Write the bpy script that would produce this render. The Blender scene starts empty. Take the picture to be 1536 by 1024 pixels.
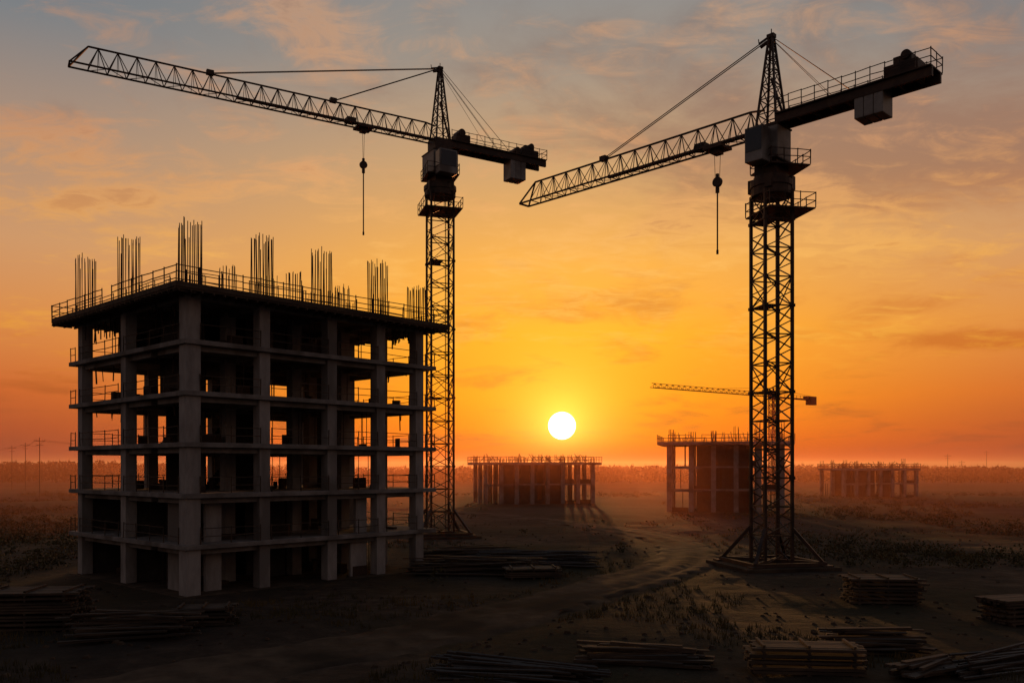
import bpy, math, random
from mathutils import Vector, noise, Matrix
random.seed(7)
R=random.uniform
sc=bpy.context.scene
try:
    sc.view_settings.view_transform='Standard'; sc.view_settings.look='None'; sc.view_settings.exposure=0
except: pass
def lin(c):
    return tuple(((v/255)/12.92 if v/255<=.04045 else ((v/255+.055)/1.055)**2.4) for v in c)+(1,)

# ---------------------------------------------------------------- materials
def newmat(name):
    m=bpy.data.materials.new(name); m.use_nodes=True
    return m,m.node_tree,m.node_tree.nodes['Principled BSDF']
def noisy(name,c1,c2,scale=3,rough=.9,metal=0,bump=.3,c3=None,stretch=(1,1,1),bd=.02,spec=.3):
    m,t,b=newmat(name); n=t.nodes; l=t.links
    tc=n.new('ShaderNodeTexCoord'); mp=n.new('ShaderNodeMapping'); mp.inputs['Scale'].default_value=stretch
    l.new(tc.outputs['Object'],mp.inputs[0])
    a=n.new('ShaderNodeTexNoise'); a.inputs['Scale'].default_value=scale; a.inputs['Detail'].default_value=8; a.inputs['Roughness'].default_value=.65
    l.new(mp.outputs[0],a.inputs['Vector'])
    r=n.new('ShaderNodeValToRGB'); r.color_ramp.elements[0].position=.33; r.color_ramp.elements[1].position=.68
    r.color_ramp.elements[0].color=(*c1,1); r.color_ramp.elements[1].color=(*c2,1)
    l.new(a.outputs[0],r.inputs[0]); out=r.outputs[0]
    if c3:
        a2=n.new('ShaderNodeTexNoise'); a2.inputs['Scale'].default_value=scale*.22; a2.inputs['Detail'].default_value=6
        l.new(mp.outputs[0],a2.inputs['Vector'])
        r2=n.new('ShaderNodeValToRGB'); r2.color_ramp.elements[0].position=.48; r2.color_ramp.elements[1].position=.62
        l.new(a2.outputs[0],r2.inputs[0])
        mx=n.new('ShaderNodeMixRGB'); l.new(r2.outputs[0],mx.inputs[0]); l.new(out,mx.inputs[1]); mx.inputs[2].default_value=(*c3,1); out=mx.outputs[0]
    l.new(out,b.inputs['Base Color'])
    b.inputs['Roughness'].default_value=rough; b.inputs['Metallic'].default_value=metal
    b.inputs['Specular IOR Level'].default_value=spec
    if bump:
        bp=n.new('ShaderNodeBump'); bp.inputs['Strength'].default_value=bump; bp.inputs['Distance'].default_value=bd
        l.new(a.outputs[0],bp.inputs['Height']); l.new(bp.outputs[0],b.inputs['Normal'])
    return m
M_conc=noisy('concrete',(.24,.22,.205),(.39,.365,.335),1.4,.92,0,.4,(.16,.145,.13),(1,1,.35))
M_dark=noisy('shaded_inner_concrete',(.04,.036,.032),(.08,.07,.062),1.5,.95,0,.3)  # interior shade put into the colour: same concrete, far darker than the columns
M_soff=noisy('shade_toned_slab_concrete',(.17,.155,.14),(.28,.26,.24),1.5,.95,0,.3,(.12,.105,.09))  # some underside shade put into the slab colour, darker than the columns
M_steel=noisy('crane_paint',(.045,.025,.016),(.09,.05,.03),2,.55,.1,.1,(.035,.022,.015))
M_cab=noisy('cab_paint',(.20,.19,.175),(.29,.275,.25),1.5,.5,.1,.1,(.12,.10,.085))
M_glass=noisy('cab_glass',(.02,.02,.025),(.03,.03,.035),1,.08,0,0,spec=.6)
M_rust=noisy('rebar_rust',(.04,.024,.016),(.08,.045,.028),6,.8,.2,0)
M_wood=noisy('timber',(.045,.030,.020),(.11,.075,.048),3,.75,0,.4,(.03,.022,.015),(.4,3,3))
M_pipe=noisy('steel_bar',(.05,.04,.034),(.10,.075,.055),5,.5,.5,.2)
M_sheet=noisy('sheet_metal',(.3,.3,.3),(.4,.4,.4),2,.28,1,.05)
M_leaf=noisy('foliage',(.035,.030,.010),(.085,.065,.020),.6,.9,0,0,(.12,.075,.022))
M_far=noisy('far_foliage',(.02,.02,.012),(.04,.036,.016),.1,.95,0,0)

# ---------------------------------------------------------------- mesh builder
class MB:
    def __init__(s): s.v=[]; s.f=[]
    def box(s,x0,y0,z0,x1,y1,z1):
        b=len(s.v)
        s.v+=[(x0,y0,z0),(x1,y0,z0),(x1,y1,z0),(x0,y1,z0),(x0,y0,z1),(x1,y0,z1),(x1,y1,z1),(x0,y1,z1)]
        s.f+=[tuple(b+i for i in q) for q in ((0,3,2,1),(4,5,6,7),(0,1,5,4),(1,2,6,5),(2,3,7,6),(3,0,4,7))]
    def beam(s,p,q,w,h=None,n=4):
        p=Vector(p); q=Vector(q); d=q-p
        if d.length<1e-6: return
        d.normalize(); up=Vector((0,0,1)) if abs(d.z)<.95 else Vector((1,0,0))
        a=d.cross(up).normalized(); c=a.cross(d)
        h=h or w; b=len(s.v)
        for e in (p,q):
            for i in range(n):
                t=2*math.pi*(i+.5)/n; k=math.sqrt(2)/2 if n==4 else .5
                s.v.append(tuple(e+a*(math.cos(t)*w*k)+c*(math.sin(t)*h*k)))
        for i in range(n):
            j=(i+1)%n; s.f.append((b+i,b+j,b+n+j,b+n+i))
        s.f.append(tuple(b+i for i in reversed(range(n)))); s.f.append(tuple(b+n+i for i in range(n)))
    def rot(s,i0,ang,cx,cy):
        c,sn=math.cos(ang),math.sin(ang)
        for i in range(i0,len(s.v)):
            x,y,z=s.v[i]; x-=cx;y-=cy; s.v[i]=(cx+x*c-y*sn,cy+x*sn+y*c,z)
    def obj(s,name,mat,parent=None,bevel=0,smooth=False):
        me=bpy.data.meshes.new(name); me.from_pydata(s.v,[],s.f); me.update()
        o=bpy.data.objects.new(name,me); sc.collection.objects.link(o); me.materials.append(mat)
        if parent: o.parent=parent
        if bevel:
            md=o.modifiers.new('bevel','BEVEL'); md.width=bevel; md.segments=2
        return o
def empty(name,loc=(0,0,0),rz=0):
    o=bpy.data.objects.new(name,None); sc.collection.objects.link(o); o.location=loc; o.rotation_euler=(0,0,rz); o.empty_display_size=.5
    return o

# ---------------------------------------------------------------- ground
track=[(-16,28),(-12.2,33.8),(-6.3,39.5),(-.3,47.6),(7.2,60),(14.2,73),(17.5,88),(16.5,102),(11,118),(2,138),(-14,160),(-40,185)]
def cr(P,n=14):
    out=[]
    for i in range(len(P)-1):
        p0=Vector(P[max(i-1,0)]);p1=Vector(P[i]);p2=Vector(P[i+1]);p3=Vector(P[min(i+2,len(P)-1)])
        for k in range(n):
            t=k/n
            out.append(.5*((2*p1)+(-p0+p2)*t+(2*p0-5*p1+4*p2-p3)*t*t+(-p0+3*p1-3*p2+p3)*t**3))
    out.append(Vector(P[-1])); return out
TR=cr(track)
pads=[(-21,66,19),(-8.3,100,7),(20.95,70,7),(4.7,195,24),(39.3,160,20),(98.6,240,20),(75.4,250,5)]
def hgt(x,y):
    h=.55*noise.noise(Vector((x*.035,y*.035,0)))+.22*noise.noise(Vector((x*.16,y*.16,3)))+.10*noise.noise(Vector((x*.55,y*.55,7)))
    k=1
    for px,py,r in pads:
        d=math.hypot(x-px,y-py)/r
        k=min(k,max(0,min(1,(d-.8)/.5)))
    if y<200:
        d=min((x-p.x)**2+(y-p.y)**2 for p in TR)**.5
        k=min(k,max(0,min(1,(d-3.2)/3)))
        if d<4: return -.06+h*k
    return h*k
def axis(lo,hi,fine,c0,c1,g=1.12):
    a=[];x=c0
    while x<=c1: a.append(x); x+=fine
    s=fine; x=a[-1]
    while x<hi: s*=g; x+=s; a.append(x)
    s=fine; x=a[0]; b=[]
    while x>lo: s*=g; x-=s; b.append(x)
    return b[::-1]+a
xs=axis(-5000,5000,.8,-45,50); ys=axis(-60,6000,.8,24,115)
g=MB(); nx=len(xs)
for y in ys:
    for x in xs:
        far=abs(x)>300 or y>400
        g.v.append((x,y,0 if far else hgt(x,y)))
for j in range(len(ys)-1):
    for i in range(nx-1):
        a=j*nx+i; g.f.append((a,a+1,a+nx+1,a+nx))
m,t,b=newmat('bare_earth'); n=t.nodes; l=t.links
geo=n.new('ShaderNodeNewGeometry')
def nz(scale,detail=8,rough=.6,src=None):
    a=n.new('ShaderNodeTexNoise'); a.inputs['Scale'].default_value=scale; a.inputs['Detail'].default_value=detail; a.inputs['Roughness'].default_value=rough
    l.new(src or geo.outputs['Position'],a.inputs['Vector']); return a.outputs[0]
def rampn(src,stops):
    r=n.new('ShaderNodeValToRGB'); cr_=r.color_ramp
    cr_.elements[0].position=stops[0][0]; cr_.elements[0].color=stops[0][1]
    cr_.elements[1].position=stops[-1][0]; cr_.elements[1].color=stops[-1][1]
    for p,c in stops[1:-1]:
        e=cr_.elements.new(p); e.color=c
    l.new(src,r.inputs[0]); return r.outputs[0]
def mixc(f,a,bb,mode='MIX'):
    mx=n.new('ShaderNodeMixRGB'); mx.blend_type=mode
    for i,s in enumerate((f,a,bb)):
        if hasattr(s,'links'): l.new(s,mx.inputs[i])
        else: mx.inputs[i].default_value=s
    return mx.outputs[0]
n1=nz(.9); n2=nz(.06,5); n3=nz(9,6,.7); n4=nz(.022,6)
soil=rampn(n1,[(.3,(.03,.020,.014,1)),(.5,(.065,.043,.029,1)),(.72,(.125,.086,.056,1))])
wet=mixc(rampn(n2,[(.42,(0,0,0,1)),(.6,(1,1,1,1))]),soil,(.030,.021,.014,1))
grassy=mixc(rampn(n4,[(.46,(0,0,0,1)),(.58,(1,1,1,1))]),wet,(.038,.030,.013,1))
grit=mixc(.5,grassy,rampn(n3,[(.35,(.35,.35,.35,1)),(.7,(1,1,1,1))]),'MULTIPLY')
l.new(grit,b.inputs['Base Color']); b.inputs['Roughness'].default_value=.95; b.inputs['Specular IOR Level'].default_value=.12
bp=n.new('ShaderNodeBump'); bp.inputs['Strength'].default_value=.8; bp.inputs['Distance'].default_value=.2; l.new(n1,bp.inputs['Height'])
bp2=n.new('ShaderNodeBump'); bp2.inputs['Strength'].default_value=.6; bp2.inputs['Distance'].default_value=.04; l.new(n3,bp2.inputs['Height']); l.new(bp.outputs[0],bp2.inputs['Normal'])
l.new(bp2.outputs[0],b.inputs['Normal'])
M_ground=m
go=g.obj('ground',M_ground)
for p in go.data.polygons: p.use_smooth=True
M_track=noisy('track_dirt',(.045,.030,.020),(.11,.077,.05),.7,.95,0,.6,(.032,.023,.016),bd=.08,spec=.08)
rd=MB(); prof=[(-2.9,-.05),(-2.3,.02),(-1.6,-.02),(-1.1,-.05),(-.6,.03),(0,.05),(.6,.03),(1.1,-.05),(1.6,-.02),(2.3,.02),(2.9,-.05)]
FT=cr(track,40)
for i,p in enumerate(FT):
    d=(FT[min(i+1,len(FT)-1)]-FT[max(i-1,0)]).normalized(); nn=Vector((d.y,-d.x))
    for k,(o,z) in enumerate(prof):
        e=o*(1+.25*noise.noise(Vector((p.x*.12,p.y*.12,o*.1))))+ (1.3*noise.noise(Vector((p.x*.5,p.y*.5,o))) if k in(0,10) else 0)
        q=p+nn*e; rd.v.append((q.x,q.y,z+.03+.035*noise.noise(Vector((q.x*.8,q.y*.8,1))) - (.08 if k in (0,10) else 0)))
for i in range(len(FT)-1):
    for k in range(10):
        a=i*11+k; rd.f.append((a,a+11,a+12,a+1))
ro=rd.obj('dirt_track',M_track)
for p in ro.data.polygons: p.use_smooth=True

# ---------------------------------------------------------------- main unfinished building
SH=3.2
def bars(mb,cx,cy,z,h,n,r,w=.04):
    for i in range(n):
        a=2*math.pi*i/n; x=cx+r*max(-1,min(1,1.4*math.cos(a))); y=cy+r*max(-1,min(1,1.4*math.sin(a)))
        hh=h*(R(.93,1.03) if random.random()<.8 else R(.7,.9)); mb.beam((x,y,z),(x+R(-.06,.06),y+R(-.06,.06),z+hh),w,n=5)
def rails(mb,p,q,z,step=1.9,h=1.05,lv=(.5,1.05),w=.05,skip=0):
    p=Vector((*p,0)); q=Vector((*q,0)); L=(q-p).length; k=max(1,round(L/step))
    for i in range(k+1):
        a=p+(q-p)*i/k; mb.beam((a.x,a.y,z),(a.x+R(-.03,.03),a.y+R(-.03,.03),z+h+.08),w)
    for hh in lv:
        for i in range(k):
            if random.random()<skip: continue
            a=p+(q-p)*i/k; c=p+(q-p)*(i+1)/k
            mb.beam((a.x,a.y,z+hh+R(-.04,.04)),(c.x,c.y,z+hh+R(-.04,.04)),w*.9)
B=empty('unfinished_concrete_building',(-20.17,53.7,0),math.atan2(.733,.680))
U=[.45,5.5,10.9,15.3,19.1]; V=[.45,4.9,9.3,16.9]
UW,VW=19.5,17.35
c=MB()
for iu,u in enumerate(U):
    for iv,v in enumerate(V):
        if iv==1 and iu==0: continue
        w=.48 if (iu==0 and iv==0) else .4
        for k in range(6):
            z0=k*SH-(.3 if k==0 else 0)
            j=R(-.012,.012)
            c.box(u-w+j,v-w+j,z0,u+w+j,v+w+j,(k+1)*SH-.302)
c.obj('columns',M_conc,B,.02)
s=MB()
for k in range(1,6):
    z=k*SH
    s.box(-.22,-.22,z-.30,UW+1.1,VW+1.0,z)
s.obj('floor_slabs',M_soff,B,.02)
s=MB()
for k in range(1,7):
    z=k*SH-.302
    for v in V:
        for a,bb in zip(U[:-1],U[1:]): s.box(a+.42,v-.2,z-.35,bb-.42,v+.2,z)
    for u in U:
        for a,bb in zip(V[:-1],V[1:]): s.box(u-.2,a+.5,z-.35,u+.2,bb-.42,z)
s.obj('floor_beams',M_soff,B,.015)
s=MB(); s.box(-.35,-.35,6*SH-.3,UW+.4,VW+.4,6*SH)
s.obj('roof_slab',M_soff,B,.02)
s=MB(); O=1.3; z=6*SH
s.box(-O,-O,z-.42,UW+O,-.352,z-.30); s.box(-O,VW+.402,z-.42,UW+O,VW+O,z-.30)
s.box(-O,-.35,z-.42,-.352,VW+.4,z-.30); s.box(UW+.402,-.35,z-.42,UW+O,VW+.4,z-.30)
x=-O+.1
while x<UW+O:
    s.box(x,-O-.12,z-.56,x+.09,.02,z-.422); s.box(x,VW,z-.56,x+.09,VW+O+.1,z-.422); x+=.75
y=-O+.1
while y<VW+O:
    s.box(-O-.12,y,z-.57,.02,y+.09,z-.424); s.box(UW,y,z-.57,UW+O+.1,y+.09,z-.424); y+=.75
s.box(-O-.05,-O-.05,z-.3,UW+O+.05,-O,z+.02); s.box(-O-.05,-O+.001,z-.3,-O,VW+O,z+.02); s.box(UW+O,-O+.001,z-.3,UW+O+.05,VW+O,z+.02)
s.obj('roof_edge_formwork',M_wood,B)
s=MB()
cn=[(-O,-O),(UW+O,-O),(UW+O,VW+O),(-O,VW+O)]
for i in range(4): rails(s,cn[i],cn[(i+1)%4],z-.28,1.5,1.25,(.45,.85,1.25),.055,.04)
for i,(a,bb) in enumerate([((0,0),(UW,0)),((0,0),(0,VW))]): rails(s,a,bb,z,2.1,1.0,(.5,1.0),.045,.2)
for k in range(1,6):
    zz=k*SH
    for a,bb in zip(U[:-1],U[1:]):
        rails(s,(a+.42,-.1),(bb-.42,-.1),zz,2.0,1.0,(.5,1.0),.05,.08)
        rails(s,(a+.42,VW+.8),(bb-.42,VW+.8),zz,2.0,1.0,(.5,1.0),.05,.15)
    vv=[.45,9.3,16.9]
    for a,bb in zip(vv[:-1],vv[1:]):
        rails(s,(-.1,a+.42),(-.1,bb-.42),zz,2.0,1.0,(.5,1.0),.05,.08)
        rails(s,(UW+.9,a+.42),(UW+.9,bb-.42),zz,2.0,1.0,(.5,1.0),.05,.1)
    rails(s,(UW+.2,-.1),(UW+1.0,-.1),zz,.8,1.0,(.5,1.0),.05)
    rails(s,(-.1,VW),(-.1,VW+.9),zz,.8,1.0,(.5,1.0),.05)
s.obj('guard_rails',M_wood,B)
s=MB()
for iu,u in enumerate(U):
    for iv,v in enumerate(V):
        front=(iv==0 or iu==0)
        if iv==1 and iu==0: continue
        uu=u-.6 if (iu==2 and iv==0) else u
        bars(s,uu,v,6*SH-.05,(4.3 if front else R(3.0,3.9))*(1.12 if iu==0 and iv>0 else 1) if iu<4 else 3.0,20 if front else 14,.56 if front else .45,.055 if front else .05)
for (u,v,h) in ((7.6,3,2.4),(13,3.4,2.2),(2.6,7,2.0),(17.2,2.6,2.2)): bars(s,u,v,6*SH-.05,h,10,.4,.045)
s.obj('column_rebar',M_rust,B)
s=MB()
for k in range(6):
    z0=k*SH+.002 if k else -.2; z1=(k+1)*SH-.302
    mid=k in (2,3,4)
    s.box(6.2,9.8,z0,6.45,14.0 if not mid else 12.4,z1); s.box(6.451,13.75,z0,10.4 if not mid else 8.4,14.0,z1)
    s.box(10.401,9.8,z0,10.65,14.0,z1)
    if not mid: s.box(11.6,5.6,z0,11.85,8.8,z1)
    if k in (4,5): s.box(2.4,5.2,z0,2.6,8.6,z1)
    if k in (0,1,2,3): s.box(3.0,8.9,z0,5.0,9.1,z1)
    if not mid: s.box(7.0,5.0,z0,10.2,5.2,z1)
    else: s.box(8.6,9.2,z0,10.2,9.4,z1)
    s.box(13.0,17.0,z0,15.0,17.2,z1)
    s.box(18.95,10.2,z0,19.2,13.2,z1)
    s.box(15.9,9.2,z0,17.3,9.4,z1)
    if not mid: s.box(11.9,10.5,z0,14.4,10.7,z1)
    if k==5:
        s.box(3,16.8,z0,14.8,17.0,z1); s.box(11.4,9.2,z0,14.8,9.4,z1); s.box(18.95,9.8,z0,19.2,16,z1)
    if k in (0,1):
        s.box(.9,16.8,z0,14.8,17.0,z1); s.box(11.4,9.2,z0,18.5,9.4,z1)
        s.box(1.0,9.2,z0,5.0,9.4,z1)
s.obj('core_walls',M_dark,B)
s=MB()
for k in (0,1):
    z0=k*SH+.002 if k else -.2; z1=(k+1)*SH-.302
    s.box(1.9,1.2,z0,3.0,1.5,z1); s.box(.8,2.6,z0,1.05,4.2,z1); s.box(13.6,.9,z0,14.6,1.2,z1)
s.box(12.9,.6,-.2,14.3,.85,2*SH-.302-SH)
s.obj('infill_piers',M_conc,B,.01)
s=MB()
for k in range(6):
    cnt=26 if k in (5,1) else 24
    for i in range(cnt):
        x=R(1,UW-1); y=R(1,VW-1); s.beam((x,y,k*SH),(x,y,(k+1)*SH-.302),.06 if k!=5 else .07,n=6)
s.obj('shoring_props',M_rust,B)
s=MB()
for k in (6,5,4):
    for i in range(110 if k==6 else 14):
        side=random.random()
        if side<.4: x,y=R(.2,.9),R(9.8,16.5)
        elif side<.6: x,y=R(.3,1.5),R(1,8)
        elif side<.75: x,y=R(11.3,15),R(16,17.2)
        else: x,y=R(15.7,18.7),R(.2,2)
        s.beam((x,y,k*SH-.3),(x+R(-.1,.1),y+R(-.1,.1),k*SH-.3-R(.3,1.7)),R(.03,.09),n=4)
for k in range(0,6):
    for i in range(20):
        x=R(1,UW-1); y=R(.5,VW-1); h=R(.15,.9); i0=len(s.v); s.box(x,y,k*SH+.003,x+R(.3,1.6),y+R(.2,.8),k*SH+h); s.rot(i0,R(0,3),x,y)
s.obj('hanging_ties_and_materials',M_rust,B)
s=MB()
for k in range(6):
    for i in range(18):
        zz=k*SH+i*SH/18; s.box(7+i*.17,10.2,zz,7+i*.17+.3,11.4,zz+.18)
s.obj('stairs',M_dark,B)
s=MB(); s.box(-.45,-.45,-.4,UW+.5,VW+.5,.04); s.obj('foundation_slab',M_track,B,.03)

# ---------------------------------------------------------------- tower crane
def lattice_mast(mb,w,z0,z1,leg=.2,br=.09,bay=None):
    bay=bay or w; k=round((z1-z0)/bay); bay=(z1-z0)/k; h=w/2
    C=[(-h,-h),(h,-h),(h,h),(-h,h)]
    for x,y in C: mb.beam((x,y,z0),(x,y,z1),leg)
    for i in range(k):
        a=z0+i*bay; b2=a+bay
        for j in range(4):
            p=C[j]; q=C[(j+1)%4]
            mb.beam((*p,b2),(*q,b2),br)
            mb.beam((*p,a),(*q,(a+b2)/2),br*.85); mb.beam((*q,(a+b2)/2),(*p,b2),br*.85)
            if i%3==0: mb.beam((*q,a),(*p,b2),br*.7)
        if i%3==2:
            for x,y in C: mb.box(x-leg*.8,y-leg*.8,b2-.12,x+leg*.8,y+leg*.8,b2+.12)
            mb.box(-h+.1,-h+.1,b2-.03,h*.1,h-.1,b2+.02)
    for yy in (-.2,.2): mb.beam((h*.5,yy,z0),(h*.5,yy,z1),.05)
    zz=z0
    while zz<z1: mb.beam((h*.5,-.2,zz),(h*.5,.2,zz),.03); zz+=.35
def ringrail(mb,hw,z,h=1.15,ox=0,oy=0):
    C=[(-hw+ox,-hw+oy),(hw+ox,-hw+oy),(hw+ox,hw+oy),(-hw+ox,hw+oy)]
    for i in range(4): rails(mb,C[i],C[(i+1)%4],z,1.2,h,(.55,h),.06)
def crane(loc,jdir,mast_rot,mw,T,jh,ah,jl,cl,ties,ctie,trolley,hookz,endz,boxz,boxw,boxtop,cwpos,cwh,off,plo,cj,gd):
    E=empty('tower_crane',loc,jdir)
    mr_=mast_rot-jdir
    m_=MB(); lattice_mast(m_,mw,0.3,T,.22,.10)
    m_.rot(0,mr_,0,0); m_.obj('mast',M_steel,E)
    b_=MB(); h=mw/2
    for sx in (-1,1):
        for sy in (-1,1):
            b_.beam((sx*h,sy*h,3.2),(sx*3.0,sy*3.0,.35),.24)
            b_.box(sx*3.0-.45,sy*3.0-.45,.05,sx*3.0+.45,sy*3.0+.45,.4)
    for sx in (-1,1):
        b_.beam((sx*3,-3,.45),(sx*3,3,.45),.3); b_.beam((-3,sx*3,.46),(3,sx*3,.46),.3)
    b_.beam((-3,-3,.5),(3,3,.5),.3); b_.beam((3,-3,.52),(-3,3,.52),.3)
    b_.rot(0,mr_,0,0); b_.obj('base_frame',M_steel,E)
    f_=MB(); f_.box(-4,-3.7,-.3,4,3.7,.28); f_.rot(0,mr_,0,0); f_.obj('foundation_block',M_track,E,.05)
    p_=MB(); hw=mw*.72
    p_.box(-hw-.3+off,-hw-.3,T-plo-.1,hw+.3+off,hw+.3,T-plo); ringrail(p_,hw+.3,T-plo,1.15,off)
    hw2=mw*.6
    p_.box(-hw2-.3+off,-hw2-.3,T+1.9,hw2+.3+off,hw2+.3,T+2.0); ringrail(p_,hw2+.3,T+2.0,1.1,off)
    p_.rot(0,mr_,0,0)
    p_.obj('service_platforms',M_steel,E)
    t_=MB()
    t_.beam((0,0,T-.3),(0,0,T+.4),mw*1.15*1.2,n=20); t_.beam((0,0,T+.4),(0,0,T+.9),mw*1.45,n=24); t_.beam((0,0,T+.9),(0,0,T+1.3),mw*1.2,n=24)
    t_.box(-mw*.42,-mw*.42,T+1.3,mw*.42,mw*.42,T+boxz)
    for a in range(4):
        an=a*math.pi/2+.4; t_.box(math.cos(an)*mw*.62-.3,math.sin(an)*mw*.62-.3,T+.1,math.cos(an)*mw*.62+.3,math.sin(an)*mw*.62+.3,T+1.2)
    t_.obj('slewing_ring',M_steel,E,.03)
    c_=MB(); bw=boxw/2; tp=T+boxtop
    c_.box(-bw,-bw,T+boxz,bw,bw,tp)
    c_.box(-bw*.5,bw+.02,T+boxz-.3,bw*.9,bw+1.3,tp-.35)
    c_.obj('machinery_housing_and_cab',M_cab,E,.06)
    g_=MB(); g_.box(bw*.9+.003,bw+.15,T+boxz+.5,bw*.9+.03,bw+1.2,tp-.5); g_.box(-bw*.4,bw+1.303,T+boxz+.5,bw*.8,bw+1.33,tp-.5)
    g_.box(-bw*.7,-bw-.03,T+boxz+.9,bw*.1,-bw-.003,tp-.6)
    g_.obj('cab_windows',M_glass,E)
    d_=MB()
    for zz in (T+boxz+.02,tp-.15): d_.box(-bw-.06,-bw-.06,zz,bw+.06,bw+.06,zz+.12)
    d_.box(-1.1,-1.0,tp+.01,1.1,1.0,T+jh+.25)
    d_.obj('housing_trim',M_steel,E)
    a_=MB(); A=T+ah; zb=T+jh; w0=.9; w1=.14
    def cor(z):
        k=(z-zb)/(A-zb); w=w0*(1-k)+w1*k
        return [(-w,-w,z),(w,-w,z),(w,w,z),(-w,w,z)]
    lv=[zb+(A-zb)*(1-(1-i/7)**1.15) for i in range(8)]
    for z0,z1 in zip(lv[:-1],lv[1:]):
        P,Q=cor(z0),cor(z1)
        for i in range(4):
            j=(i+1)%4
            a_.beam(P[i],Q[i],.15); a_.beam(Q[i],Q[j],.07); a_.beam(P[i],Q[j],.06)
            if i%2: a_.beam(P[j],Q[i],.05)
    a_.beam((-w0*1.5,0,zb),(0,0,zb+(A-zb)*.55),.16)
    a_.box(-.3,-.25,A-.15,.3,.25,A+.15); a_.beam((.3,0,A),(1.1,0,A-.25),.14); a_.beam((.3,.1,A-.4),(.9,.1,A-.6),.3,.3,10)
    a_.beam((0,0,A),(0,0,A+.6),.06); a_.beam((1.1,0,A-.25),(1.15,0,A+.15),.06)
    a_.obj('apex_tower',M_steel,E)
    j_=MB(); hb=.75; H=2.0; x0=1.0; bay=1.7; k=round((jl-1.6-x0)/bay); bay=(jl-1.6-x0)/k
    zt=zb+H
    for yy in (-hb,hb): j_.beam((x0,yy,zb),(jl,yy*.9,zb),.14)
    j_.beam((x0-.4,0,zb+H*.9),(x0+bay*.5,0,zt),.14); j_.beam((x0+bay*.5,0,zt),(jl-1.6,0,zt),.14)
    for yy in (-hb,hb): j_.beam((jl-1.6,0,zt),(jl,yy*.9,zb),.13)
    j_.beam((jl,-hb*.9,zb),(jl,hb*.9,zb),.16)
    for i in range(k+1):
        x=x0+i*bay
        j_.beam((x,-hb,zb),(x,hb,zb),.07)
        if i<k:
            xm=x+bay/2; j_.beam((x,-hb if i%2 else hb,zb),(x+bay,hb if i%2 else -hb,zb),.05)
            for yy in (-hb,hb):
                j_.beam((x,yy,zb),(xm,0,zt),.065); j_.beam((xm,0,zt),(x+bay,yy,zb),.065)
                j_.beam((xm,yy*.97,zb),(xm,0,zt),.045)
    j_.beam((x0,0,zb+.12),(jl*.6,0,zb+.12),.35,.05)
    j_.obj('jib',M_steel,E)
    q_=MB(); zd=zb+cj
    for yy in (-.8,.8): q_.box(-cl,yy-.14,zd-gd,-.9,yy+.14,zd+.18)
    q_.box(-cl,-1.15,zd+.182,-.9,1.15,zd+.28)
    x=-1.2
    while x>-cl: q_.box(x-.1,-.65,zd-gd+.1,x+.1,.65,zd+.1); x-=1.3
    rails(q_,(-cl,-1.1),(-1,-1.1),zd+.28,1.1,1.1,(.55,1.1),.055); rails(q_,(-cl,1.1),(-1,1.1),zd+.28,1.1,1.1,(.55,1.1),.055); rails(q_,(-cl,-1.1),(-cl,1.1),zd+.28,1.1,1.1,(.55,1.1),.055)
    q_.obj('counter_jib',M_steel,E)
    w_=MB()
    for i in range(3): w_.box(-cwpos-1.1+i*.72,-.9,zd-cwh,-cwpos-.42+i*.72,.9,zd+.1)
    w_.obj('counterweight',M_cab,E,.05)
    v_=MB()
    v_.box(-cl+1.0,-.8,zd+.283,-cl+3.4,.8,zd+1.2); v_.box(-cl+1.5,-.6,zd+1.2,-cl+2.8,.6,zd+1.75); v_.beam((-cl+1.9,-.7,zd+1.7),(-cl+1.9,.7,zd+1.7),.7,.7,14)
    if cj<.1:
        v_.box(-3.6,-.7,zd+.283,-1.8,.7,zd+1.3); v_.beam((-2.5,-.8,zd+1.45),(-2.5,.8,zd+1.45),.9,.9,14)
        v_.beam((-cwpos,-.9,zd+.8),(-cwpos,.9,zd+.8),.8,.8,12)
    v_.obj('winch_gear',M_steel,E,.04)
    r_=MB()
    for tx in ties:
        for yy in (-.12,.12): r_.beam((.2,yy,A-.1),(tx,yy,zt+.05),.085,n=5)
        r_.box(tx-.35,-.25,zt-.1,tx+.35,.25,zt+.35)
    for yy in (-.9,.9): r_.beam((-.1,yy*.2,A-.1),(-ctie,yy,zd+.3),.06,n=5); r_.beam((-.1,yy*.15,A-.3),(-ctie+1.6,yy,zd+.3),.04,n=5)
    r_.obj('tie_ropes',M_steel,E)
    h_=MB(); tx=trolley
    h_.box(tx-.9,-.85,zb-.3,tx+.9,.85,zb-.1)
    for dx in (-.7,.7):
        for yy in (-.75,.75): h_.beam((tx+dx,yy-.08,zb-.12),(tx+dx,yy+.08,zb-.12),.36,.36,12)
    h_.box(tx-.35,-.4,zb-.65,tx+.35,.4,zb-.3)
    h_.box(tx+1.0,-.5,zb+.1,tx+2.0,.5,zb+.6)
    for yy in (-.18,.18): h_.beam((tx+yy,yy,zb-.5),(tx+yy*.6,yy,hookz+.4),.045,n=5)
    h_.beam((tx,-.14,hookz),(tx,.14,hookz),.85,.85,16); h_.beam((tx,0,hookz-.3),(tx,0,hookz-.9),.34,.34,8)
    h_.beam((tx,0,hookz+.35),(tx,0,hookz+.7),.3,.3,8)
    h_.beam((tx,0,hookz-.9),(tx,0,endz),.14,n=6); h_.beam((tx,0,endz+.15),(tx,0,endz-.2),.2,n=8)
    h_.obj('trolley_and_hook',M_steel,E)
    return E
crane((-8.3,100,0),math.atan2(-.514,-.858),math.radians(17),2.6,39.4,6.0,14.6,38.2,14.0,(25.6,12.8),8.9,9.35,41.2,33.7,2.0,3.1,4.7,10.0,2.7,0,1.9,0,.55)
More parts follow.
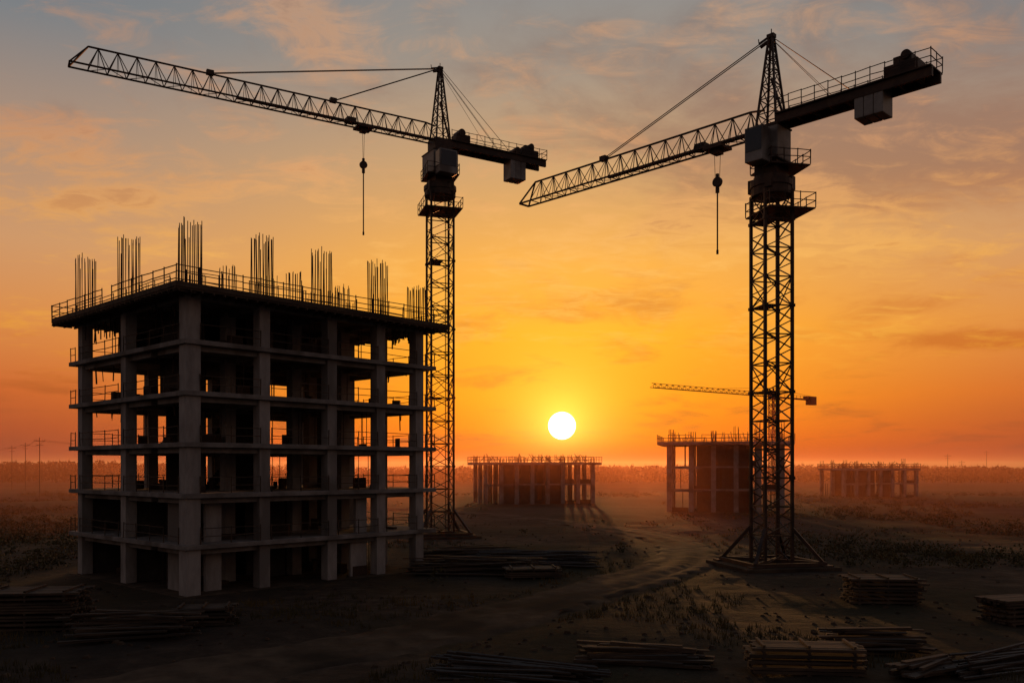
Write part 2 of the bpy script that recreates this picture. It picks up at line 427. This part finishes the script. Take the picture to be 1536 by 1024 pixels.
crane((20.95,70,0),math.atan2(.711,-.703),math.radians(12),2.35,30.1,5.1,12.7,28,12.7,(17.4,),6.9,5.0,32.2,26.3,2.4,2.25,5.2,8.2,2.0,.75,1.5,.6,.5)
def small_crane(loc,jdir,H,jl,cl,mw=1.8):
    E=empty('tower_crane',loc,jdir)
    a=MB(); lattice_mast(a,mw,0,H,.25,.14); a.obj('mast',M_steel,E)
    a=MB(); k=22; x0=.8
    for i in range(k):
        x=x0+(jl-x0)*i/k; x1=x0+(jl-x0)*(i+1)/k
        for yy in (-.5,.5): a.beam((x,yy,H+.6),(x1,yy,H+.6),.12); a.beam((x,yy,H+.6),((x+x1)/2,0,H+1.7),.08); a.beam(((x+x1)/2,0,H+1.7),(x1,yy,H+.6),.08)
        a.beam((x,0,H+1.7),(x1,0,H+1.7),.12)
    a.obj('jib',M_steel,E)
    a=MB(); a.box(-cl,-.5,H+.4,-.5,.5,H+.8); a.box(-cl,-.8,H-.9,-cl+3.2,.8,H+1.6); a.box(-1.1,-1.1,H,1.1,1.1,H+1.8); a.box(-cl+3.3,-.6,H+.8,-cl+4.8,.6,H+1.6); rails(a,(-cl,-.9),(-1,-.9),H+.8,2,.9,(.9,),.08)
    a.obj('counter_jib_and_weights',M_steel,E)
    a=MB(); a.beam((0,0,H+1.6),(0,0,H+3.2),.4); a.beam((0,0,H+3.2),(jl*.5,0,H+1.7),.07); a.beam((0,0,H+3.2),(-cl+1,0,H+1.6),.07); a.obj('apex_and_ties',M_steel,E)
small_crane((75.4,250,0),math.atan2(-30,-39.9),27.6,50,20)

# ---------------------------------------------------------------- distant building frames
def frame(loc,rz,W,D,ns,sh,nu,nv,over,core,name='unfinished_concrete_building',rb=1.8,fac=.3):
    E=empty(name,loc,rz)
    a=MB()
    for i in range(nu):
        for j in range(nv):
            x=-W/2+W*i/(nu-1); y=-D/2+D*j/(nv-1)
            a.box(x-.42,y-.42,-.3,x+.42,y+.42,ns*sh-.3)
    a.obj('columns',M_soff,E)
    a=MB()
    for k in range(1,ns+1):
        if k==ns: a.box(-W/2-over,-D/2-over,k*sh-.298,W/2+over,D/2+over,k*sh+.25)
        else:
            a.box(-W/2+W*fac,-D/2-.3,k*sh-.298,W/2+.3,D/2+.3,k*sh)
            a.box(-W/2-.3,-D/2-.2,k*sh-.5,-W/2+W*fac-.01,-D/2+.2,k*sh)
    a.obj('slabs',M_soff,E)
    a=MB()
    for (x0,y0,x1,y1) in core: a.box(x0,y0,-.2,x1,y1,ns*sh-.301)
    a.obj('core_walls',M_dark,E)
    a=MB(); z=ns*sh+.25; o=over
    cc=[(-W/2-o,-D/2-o),(W/2+o,-D/2-o),(W/2+o,D/2+o),(-W/2-o,D/2+o)]
    for i in range(4): rails(a,cc[i],cc[(i+1)%4],z,2,1.2,(.6,1.2),.09,.1)
    for i in range(nu):
        for j in range(nv): 
            if random.random()<.75: bars(a,-W/2+W*i/(nu-1),-D/2+D*j/(nv-1),z,rb*R(.6,1.5),7,.4,.08)
    for i in range(50):
        x=R(-W/2,W/2); a.beam((x,R(-D/2,D/2),z),(x+R(-.4,.4),0,z+R(.6,2.0)),.09)
    a.obj('roof_rails_and_rebar',M_rust,E)
    a=MB()
    for k in range(ns):
        for i in range(26):
            x=R(-W/2+.5,W/2-.5); y=R(-D/2,D/2); a.beam((x,y,k*sh),(x,y,(k+1)*sh-.3),.13)
        for i in range(nu-1):
            if random.random()<.4:
                x=-W/2+W*i/(nu-1); a.box(x+.5,-D/2-.05,k*sh+.01,x+W/(nu-1)-.5,-D/2+.05,k*sh+R(.5,1.1))
    a.obj('props_and_panels',M_rust,E)
frame((4.7,195,0),math.radians(12),24,13,2,4.4,8,3,1.6,[(-8,-5,-5,-4.7),(-4,-5,-1,-4.7),(-7,4,-3,4.3),(1,-5,5,4),(-2.5,-2,.5,5)],rb=1.3,fac=.25)
frame((39.3,160,0),math.radians(-14),19.5,12,3,4.1,6,3,2.0,[(-5,-4,-2,-3.7),(-1,-4,2.5,-3.7),(-4,-3,-1,5),(1,0,4.6,5.5)],rb=2.6,fac=.3)
frame((98.6,240,0),math.radians(8),21,12,2,3.7,7,3,.8,[(-6,-5,-1,-4.7),(1,-5,4,-4.7),(-5,0,0,.3),(-8,4,2,4.4)])

# ---------------------------------------------------------------- material piles
def pile(kind,x,y,rz,L,Wd,H,seed=0):
    random.seed(seed+11)
    z0=hgt(x,y)-.05; a=MB()
    if kind=='lumber_stack':
        th=.14; z=.12
        for sx in (-.4,0,.4): a.box(L*sx-.08,-Wd/2,-.3,L*sx+.08,Wd/2,.12)
        while z<H:
            yy=-Wd/2; sh_=R(-.12,.12)
            while yy<Wd/2:
                w=R(.18,.3); o=R(-.12,.12)+sh_; i0=len(a.v); a.box(-L/2+o,yy,z,L/2+o+R(-.25,.15),yy+w-.02,z+th-.02-R(0,.02)); a.rot(i0,R(-.012,.012),0,yy); yy+=w
            z+=th
            if random.random()<.55:
                for sx in (-.4,0,.4): a.box(L*sx-.05,-Wd/2,z,L*sx+.05,Wd/2,z+.09)
                z+=.095
        mt=M_wood
    elif kind=='plank_heap':
        for i in range(int(26*Wd)):
            yy=random.gauss(0,Wd*.3); hh=max(.03,H*(1-abs(yy)/Wd)*random.random()); an=random.gauss(0,.13)
            d=Vector((math.cos(an),math.sin(an),random.gauss(0,.03)))*L*R(.3,.55); o=Vector((R(-.15,.15)*L,yy,hh+.08))
            a.beam(o-d,o+d,R(.14,.3),R(.05,.12))
        mt=M_wood
    else:
        for i in range(int(30*Wd)):
            yy=random.gauss(0,Wd*.28); hh=max(.03,H*(1-abs(yy)/Wd)*random.random()); an=random.gauss(0,.1)
            d=Vector((math.cos(an),math.sin(an),random.gauss(0,.02)))*L*R(.35,.55); o=Vector((R(-.1,.1)*L,yy,hh+.06))
            a.beam(o-d,o+d,R(.08,.14),n=6)
        mt=M_pipe
    o=a.obj(kind,mt); o.location=(x,y,z0); o.rotation_euler=(0,0,rz)
P=[('lumber_stack',-24.2,44,.12,4.6,2.6,1.9),('plank_heap',-17.9,41,.25,5,2.2,1.2),('lumber_stack',-15.6,44,.2,2.8,1.6,1.1),
('plank_heap',-2.5,66,-.1,9,3,1.3),('steel_bar_heap',1.6,70,-.05,9,2.5,1.3),('plank_heap',-4,72,.15,7,3,1.5),('lumber_stack',1.5,63.5,.1,4,2,.8),
('lumber_stack',22.2,52,-.08,4.1,2.2,1.5),('lumber_stack',11.1,32.9,-.1,4.1,1.6,1.2),('plank_heap',15.4,37.2,-.2,4.0,1.6,1.0),
('steel_bar_heap',.2,32.8,-.35,6,1.7,.7),('plank_heap',5.2,35.2,-.3,5.0,1.5,.7),('lumber_stack',26.9,46,.3,3.4,2,1.35),('steel_bar_heap',18.6,33.2,.5,4.6,1.3,.8),
('plank_heap',15.4,32.4,.5,3.0,1.0,.6)]
for i,p in enumerate(P): pile(*p,seed=i)
random.seed(5)
a=MB(); a.box(-1.1,-.35,0,1.1,.35,.02); a.box(-.9,-.3,.03,1.3,.3,.05); o=a.obj('metal_sheet_stack',M_sheet); o.location=(2.4,74,.5); o.rotation_euler=(.03,0,.1)
a=MB()
for sx in (-1,1):
    for sy in (-.3,.3): a.box(sx-.08,sy-.08,-.6,sx+.08,sy+.08,-.005)
q=a.obj('trestle',M_wood,o)
a=MB()
for i in range(1500):
    y=24+ (random.random()**1.5)*110; x=R(-.62,.62)*y
    if min((x-p.x)**2+(y-p.y)**2 for p in TR)<9: continue
    r=R(.04,.2); z=hgt(x,y); b0=len(a.v)
    for (dx,dy,dz) in ((-1,-.8,-.5),(1,-.7,-.5),(.9,1,-.5),(-.8,.9,-.5),(-.5,-.5,.6),(.6,-.4,.5),(.4,.5,.7),(-.5,.4,.4)):
        a.v.append((x+dx*r*R(.6,1.2),y+dy*r*R(.6,1.2),z+dz*r*R(.5,1)+.02))
    a.f+=[tuple(b0+k for k in q) for q in ((0,3,2,1),(4,5,6,7),(0,1,5,4),(1,2,6,5),(2,3,7,6),(3,0,4,7))]
a.obj('rubble',M_track)

# ---------------------------------------------------------------- vegetation
def clump(a,x,y,z,r,h,nq,s):
    for i in range(nq):
        u=random.random(); an=R(0,6.283); rr=r*math.sqrt(random.random())*(1-.45*u)
        c=Vector((x+rr*math.cos(an),y+rr*math.sin(an),z+h*u)); d=Vector((R(-1,1),R(-1,1),R(-.2,1.2))).normalized()*s*R(.6,1.3)
        e=d.cross(Vector((R(-1,1),R(-1,1),R(-1,1)))).normalized()*s*R(.25,.5)
        b0=len(a.v); a.v+=[tuple(c-e),tuple(c+d*.5+e*.3),tuple(c+d),tuple(c+e)]; a.f.append((b0,b0+1,b0+2,b0+3))
a=MB(); cnt=0
while cnt<2300:
    y=R(60,260); x=R(-.75,.75)*y
    if noise.noise(Vector((x*.03,y*.03,9)))<-.02: continue
    if abs(x-4)<.17*y+6 and y<230 : 
        if random.random()<.93: continue
    if any(math.hypot(x-px,y-py)<r*.85 for px,py,r in pads): continue
    if min((x-p.x)**2+(y-p.y)**2 for p in TR)<20: continue
    k=R(.4,1.0)
    clump(a,x,y,hgt(x,y)-.05,1.6*k,(R(.5,1.7))*k,34,.3); cnt+=1
a.obj('shrubs',M_leaf)
a=MB()
for i in range(9000):
    y=26+(random.random()**1.3)*90; x=R(-.65,.65)*y
    if noise.noise(Vector((x*.07,y*.07,4)))<.12: continue
    if any(math.hypot(x-px,y-py)<r*.8 for px,py,r in pads): continue
    if min((x-p.x)**2+(y-p.y)**2 for p in TR)<10: continue
    z=hgt(x,y)
    for k in range(5):
        xx=x+R(-.2,.2); yy=y+R(-.2,.2); h=R(.12,.4); b0=len(a.v); dx=R(-.1,.1)
        a.v+=[(xx-.025,yy,z-.02),(xx+.025,yy,z-.02),(xx+dx,yy+R(-.1,.1),z+h)]; a.f.append((b0,b0+1,b0+2))
a.obj('dry_grass',M_leaf)
a=MB()
for i in range(2600):
    y=R(430,800); x=R(-.85,.85)*y
    h=R(6.5,8.3)+5*noise.noise(Vector((x*.006,y*.004,2)))+ (2.0 if x<-200 else 0)
    a.beam((x,y,-.5),(x+R(-.3,.3),y,h*.6),.5,n=5)
    clump(a,x,y,h*.05,R(3.5,6.5),h*.9,34,2.4)
a.obj('distant_trees',M_far)

# ---------------------------------------------------------------- power poles
def pole(x,y,h):
    E=empty('power_pole',(x,y,0)); a=MB(); a.beam((0,0,-.5),(0,0,h),.2,n=8)
    a.beam((-1.4,0,h-.9),(1.4,0,h-.9),.11); a.beam((-1.0,0,h-1.9),(1.0,0,h-1.9),.10)
    for dx in (-1.3,-.7,.7,1.3): a.beam((dx,0,h-.9),(dx,0,h-.5),.09,n=6)
    a.obj('pole_and_crossarms',M_wood,E)
pp=[(-121,222,15.6),(-160,285,16.0),(-176,305,15.5)]
for p in pp: pole(*p)
for (x,y,h) in ((181,360,13.5),(230,420,16),(205,395,11)): pole(x,y,h)
a=MB()
def wire(p,q,sag):
    P_=[Vector(p)+(Vector(q)-Vector(p))*i/12-Vector((0,0,sag*4*(i/12)*(1-i/12))) for i in range(13)]
    for u,v in zip(P_[:-1],P_[1:]): a.beam(u,v,.045)
for dx in (-1.3,1.3):
    wire((-121+dx,222,14.9),(-160+dx,285,15.3),.9); wire((-160+dx,285,15.3),(-176+dx,305,14.8),.3); wire((-121+dx,222,14.9),(-60+dx,235,13),1.5)
    wire((-176+dx,305,14.8),(-250,370,15.3),1.5)
a.obj('power_lines',M_rust)

# ---------------------------------------------------------------- haze (homogeneous low layer over the far plain)
g=MB(); g.box(-1500,85,-3,1500,1600,17)
hm=bpy.data.materials.new('ground_haze'); hm.use_nodes=True; t=hm.node_tree; t.nodes.remove(t.nodes['Principled BSDF'])
vs=t.nodes.new('ShaderNodeVolumeScatter'); vs.inputs['Color'].default_value=(.66,.235,.12,1); vs.inputs['Density'].default_value=.0021; vs.inputs['Anisotropy'].default_value=.62
t.links.new(vs.outputs[0],t.nodes['Material Output'].inputs['Volume'])
g.obj('haze',hm)

# ---------------------------------------------------------------- world
SE=math.radians(2.72); SA=math.radians(3.3)
S=Vector((math.sin(SA)*math.cos(SE),math.cos(SA)*math.cos(SE),math.sin(SE)))
w=bpy.data.worlds.new('World'); sc.world=w; w.use_nodes=True; t=w.node_tree; n=t.nodes; l=t.links
bg=n['Background']
def mt(op,a,b=None,c=None,clamp=False):
    m=n.new('ShaderNodeMath'); m.operation=op; m.use_clamp=clamp
    for i,s in enumerate((a,b,c)):
        if s is None: continue
        if hasattr(s,'links'): l.new(s,m.inputs[i])
        else: m.inputs[i].default_value=s
    return m.outputs[0]
def vm(op,a,b=None):
    m=n.new('ShaderNodeVectorMath'); m.operation=op
    for i,s in enumerate((a,b)):
        if s is None: continue
        if hasattr(s,'links'): l.new(s,m.inputs[i])
        else: m.inputs[i].default_value=s
    return m.outputs[1] if op in('DOT_PRODUCT','LENGTH') else m.outputs[0]
def mr(v,a,b,c=0,d=1,sm=True):
    m=n.new('ShaderNodeMapRange'); m.interpolation_type='SMOOTHSTEP' if sm else 'LINEAR'
    l.new(v,m.inputs[0]); 
    for i,x in enumerate((a,b,c,d)): m.inputs[i+1].default_value=x
    return m.outputs[0]
tc=n.new('ShaderNodeTexCoord'); D=vm('NORMALIZE',tc.outputs['Generated'])
sp=n.new('ShaderNodeSeparateXYZ'); l.new(D,sp.inputs[0]); X,Y,Z=sp.outputs
dot=vm('DOT_PRODUCT',D,tuple(S)); ang=mt('ARCCOSINE',mt('MINIMUM',dot,.9999999))
cxy=n.new('ShaderNodeCombineXYZ'); l.new(X,cxy.inputs[0]); l.new(Y,cxy.inputs[1])
hd=vm('NORMALIZE',cxy.outputs[0]); az=mt('ARCCOSINE',mt('MINIMUM',vm('DOT_PRODUCT',hd,(math.sin(SA),math.cos(SA),0)),.999999))
zc=mt('MAXIMUM',Z,0)
def sk(stops): return rampn(zc,[(p,lin(c)) for p,c in stops])
near=sk([(0,(140,42,20)),(.012,(190,58,14)),(.03,(232,96,8)),(.077,(249,140,12)),(.15,(252,164,30)),(.225,(240,168,70)),(.327,(200,158,112)),(.42,(156,144,132)),(.52,(126,134,140)),(1,(70,92,115))])
side=sk([(0,(96,46,40)),(.012,(118,56,44)),(.04,(170,78,44)),(.077,(202,100,46)),(.15,(216,138,72)),(.225,(204,150,104)),(.327,(168,140,120)),(.42,(122,126,130)),(.52,(90,110,124)),(1,(55,78,105))])
back=sk([(0,(52,44,44)),(.1,(78,70,70)),(.3,(84,80,84)),(1,(55,70,90))])
col=mixc(mr(az,.05,.62),near,side)
col=mixc(mr(az,.75,1.7),col,back)
ns=n.new('ShaderNodeTexSky'); ns.sky_type='NISHITA'; ns.sun_disc=False; ns.sun_elevation=SE; ns.sun_rotation=SA; ns.dust_density=3
nsc=mixc(1.0,ns.outputs[0],(.05,.05,.05,1),'MULTIPLY')
col=mixc(.08,col,nsc,'ADD')
dv=mt('ADD',zc,.13)
cc=n.new('ShaderNodeCombineXYZ'); l.new(mt('DIVIDE',X,dv),cc.inputs[0]); l.new(mt('DIVIDE',Y,dv),cc.inputs[1])
def cn_(sc_,off,det=9,rough=.6,stretch=(1,1,1),rot=0,dist=.5):
    mp=n.new('ShaderNodeMapping'); mp.inputs['Location'].default_value=off; mp.inputs['Scale'].default_value=stretch; mp.inputs['Rotation'].default_value=(0,0,rot); l.new(cc.outputs[0],mp.inputs[0])
    a=n.new('ShaderNodeTexNoise'); a.inputs['Scale'].default_value=sc_; a.inputs['Detail'].default_value=det; a.inputs['Roughness'].default_value=rough; a.inputs['Distortion'].default_value=dist
    l.new(mp.outputs[0],a.inputs['Vector']); return a.outputs[0]
c1=cn_(2.6,(3.1,1.7,0),12,.62,(1,.85,1),.5); c2=cn_(.8,(7.3,2.2,0),9,.62,(1,1,1),-.3); c3=cn_(8.5,(1,5,0),8,.65,(.7,1.2,1),.2,.9)
def blob(px,py,rx,ry):
    bx=(px-768)/1300; bz=(700-py)/1300
    sx=mt('DIVIDE',mt('SUBTRACT',mt('DIVIDE',X,mt('MAXIMUM',Y,.05)),bx),rx/1300)
    sz=mt('DIVIDE',mt('SUBTRACT',mt('DIVIDE',Z,mt('MAXIMUM',Y,.05)),bz),ry/1300)
    return mt('EXPONENT',mt('MULTIPLY',mt('ADD',mt('MULTIPLY',sx,sx),mt('MULTIPLY',sz,sz)),-1))
def addn(L):
    o=L[0]
    for q in L[1:]: o=mt('ADD',o,q)
    return o
bank=addn([mt('MULTIPLY',blob(*q[:4]),q[4]) for q in ((1330,240,400,130,.20),(900,455,170,34,.12),(1480,508,150,12,.22),(90,170,150,30,.08),(1340,455,160,20,.10),(1000,280,180,50,.05))])
mB=mr(mt('ADD',mt('ADD',mt('MULTIPLY',c2,.5),mt('MULTIPLY',c1,.5)),bank),.50,.68)
cB=rampn(zc,[(0,lin((110,55,45))),(.12,lin((200,104,38))),(.2,lin((208,124,60))),(.3,lin((156,112,90))),(.45,lin((126,110,106))),(1,lin((80,82,92)))])
col=mixc(mt('MULTIPLY',mB,.72),col,cB)
lb=addn([mt('MULTIPLY',blob(*q[:4]),q[4]) for q in ((110,190,190,40,.10),(110,300,170,22,.13),(430,25,190,55,.06),(900,400,400,90,.05),(80,238,110,12,.08),(1250,330,300,60,.04),(420,270,160,30,.07),(800,505,200,10,.08),(1350,370,220,16,.08),(1400,30,120,30,.02),(760,60,120,50,.02))])
fade=mr(zc,.07,.17)
fld=mt('ADD',mt('ADD',mt('MULTIPLY',c1,.58),mt('MULTIPLY',c3,.42)),lb)
mA=mr(fld,.49,.67)
cA=rampn(zc,[(0,lin((230,110,30))),(.12,lin((255,182,62))),(.22,lin((252,188,98))),(.33,lin((226,164,114))),(.5,lin((196,156,126))),(1,lin((140,130,120)))])
cAs=mixc(mr(az,.2,.6),cA,mixc(1.0,cA,(.84,.77,.76,1),'MULTIPLY'))
col=mixc(mt('MULTIPLY',mt('MULTIPLY',mA,fade),.72),col,cAs)
core=mr(fld,.62,.73)
col=mixc(mt('MULTIPLY',mt('MULTIPLY',core,fade),.4),col,cB)
def scaled(f,c): return mixc(1.0,f,c,'MULTIPLY')
g1=scaled(mt('EXPONENT',mt('MULTIPLY',ang,-1/.034)),(1.3,.80,.14,1))
g2=scaled(mt('EXPONENT',mt('MULTIPLY',ang,-1/.15)),(.30,.15,.0,1))
low=mr(zc,-.005,.045,.25,1.0)
g1=mixc(1.0,g1,low,'MULTIPLY'); g2=mixc(1.0,g2,low,'MULTIPLY')
col=mixc(1.0,col,g1,'ADD'); col=mixc(1.0,col,g2,'ADD')
disc=mr(ang,.0162,.0148)
col=mixc(disc,col,(7,6.4,4.2,1))
l.new(col,bg.inputs[0]); bg.inputs[1].default_value=1.0

# ---------------------------------------------------------------- sun + camera
sl=bpy.data.lights.new('sun','SUN'); sl.energy=2.0; sl.angle=math.radians(1.2); sl.color=(1,.34,.10)
so=bpy.data.objects.new('sun',sl); sc.collection.objects.link(so); so.rotation_euler=(-S).to_track_quat('-Z','Y').to_euler(); so.location=(5,50,60)
cam=bpy.data.cameras.new('camera'); co=bpy.data.objects.new('camera',cam); sc.collection.objects.link(co)
cam.sensor_width=36; cam.lens=36*1300/1536; cam.clip_end=20000; cam.clip_start=.1
cam.shift_y=(700-512)/1536
co.location=(0,0,8.06); co.rotation_euler=(math.radians(90),0,0); sc.camera=co
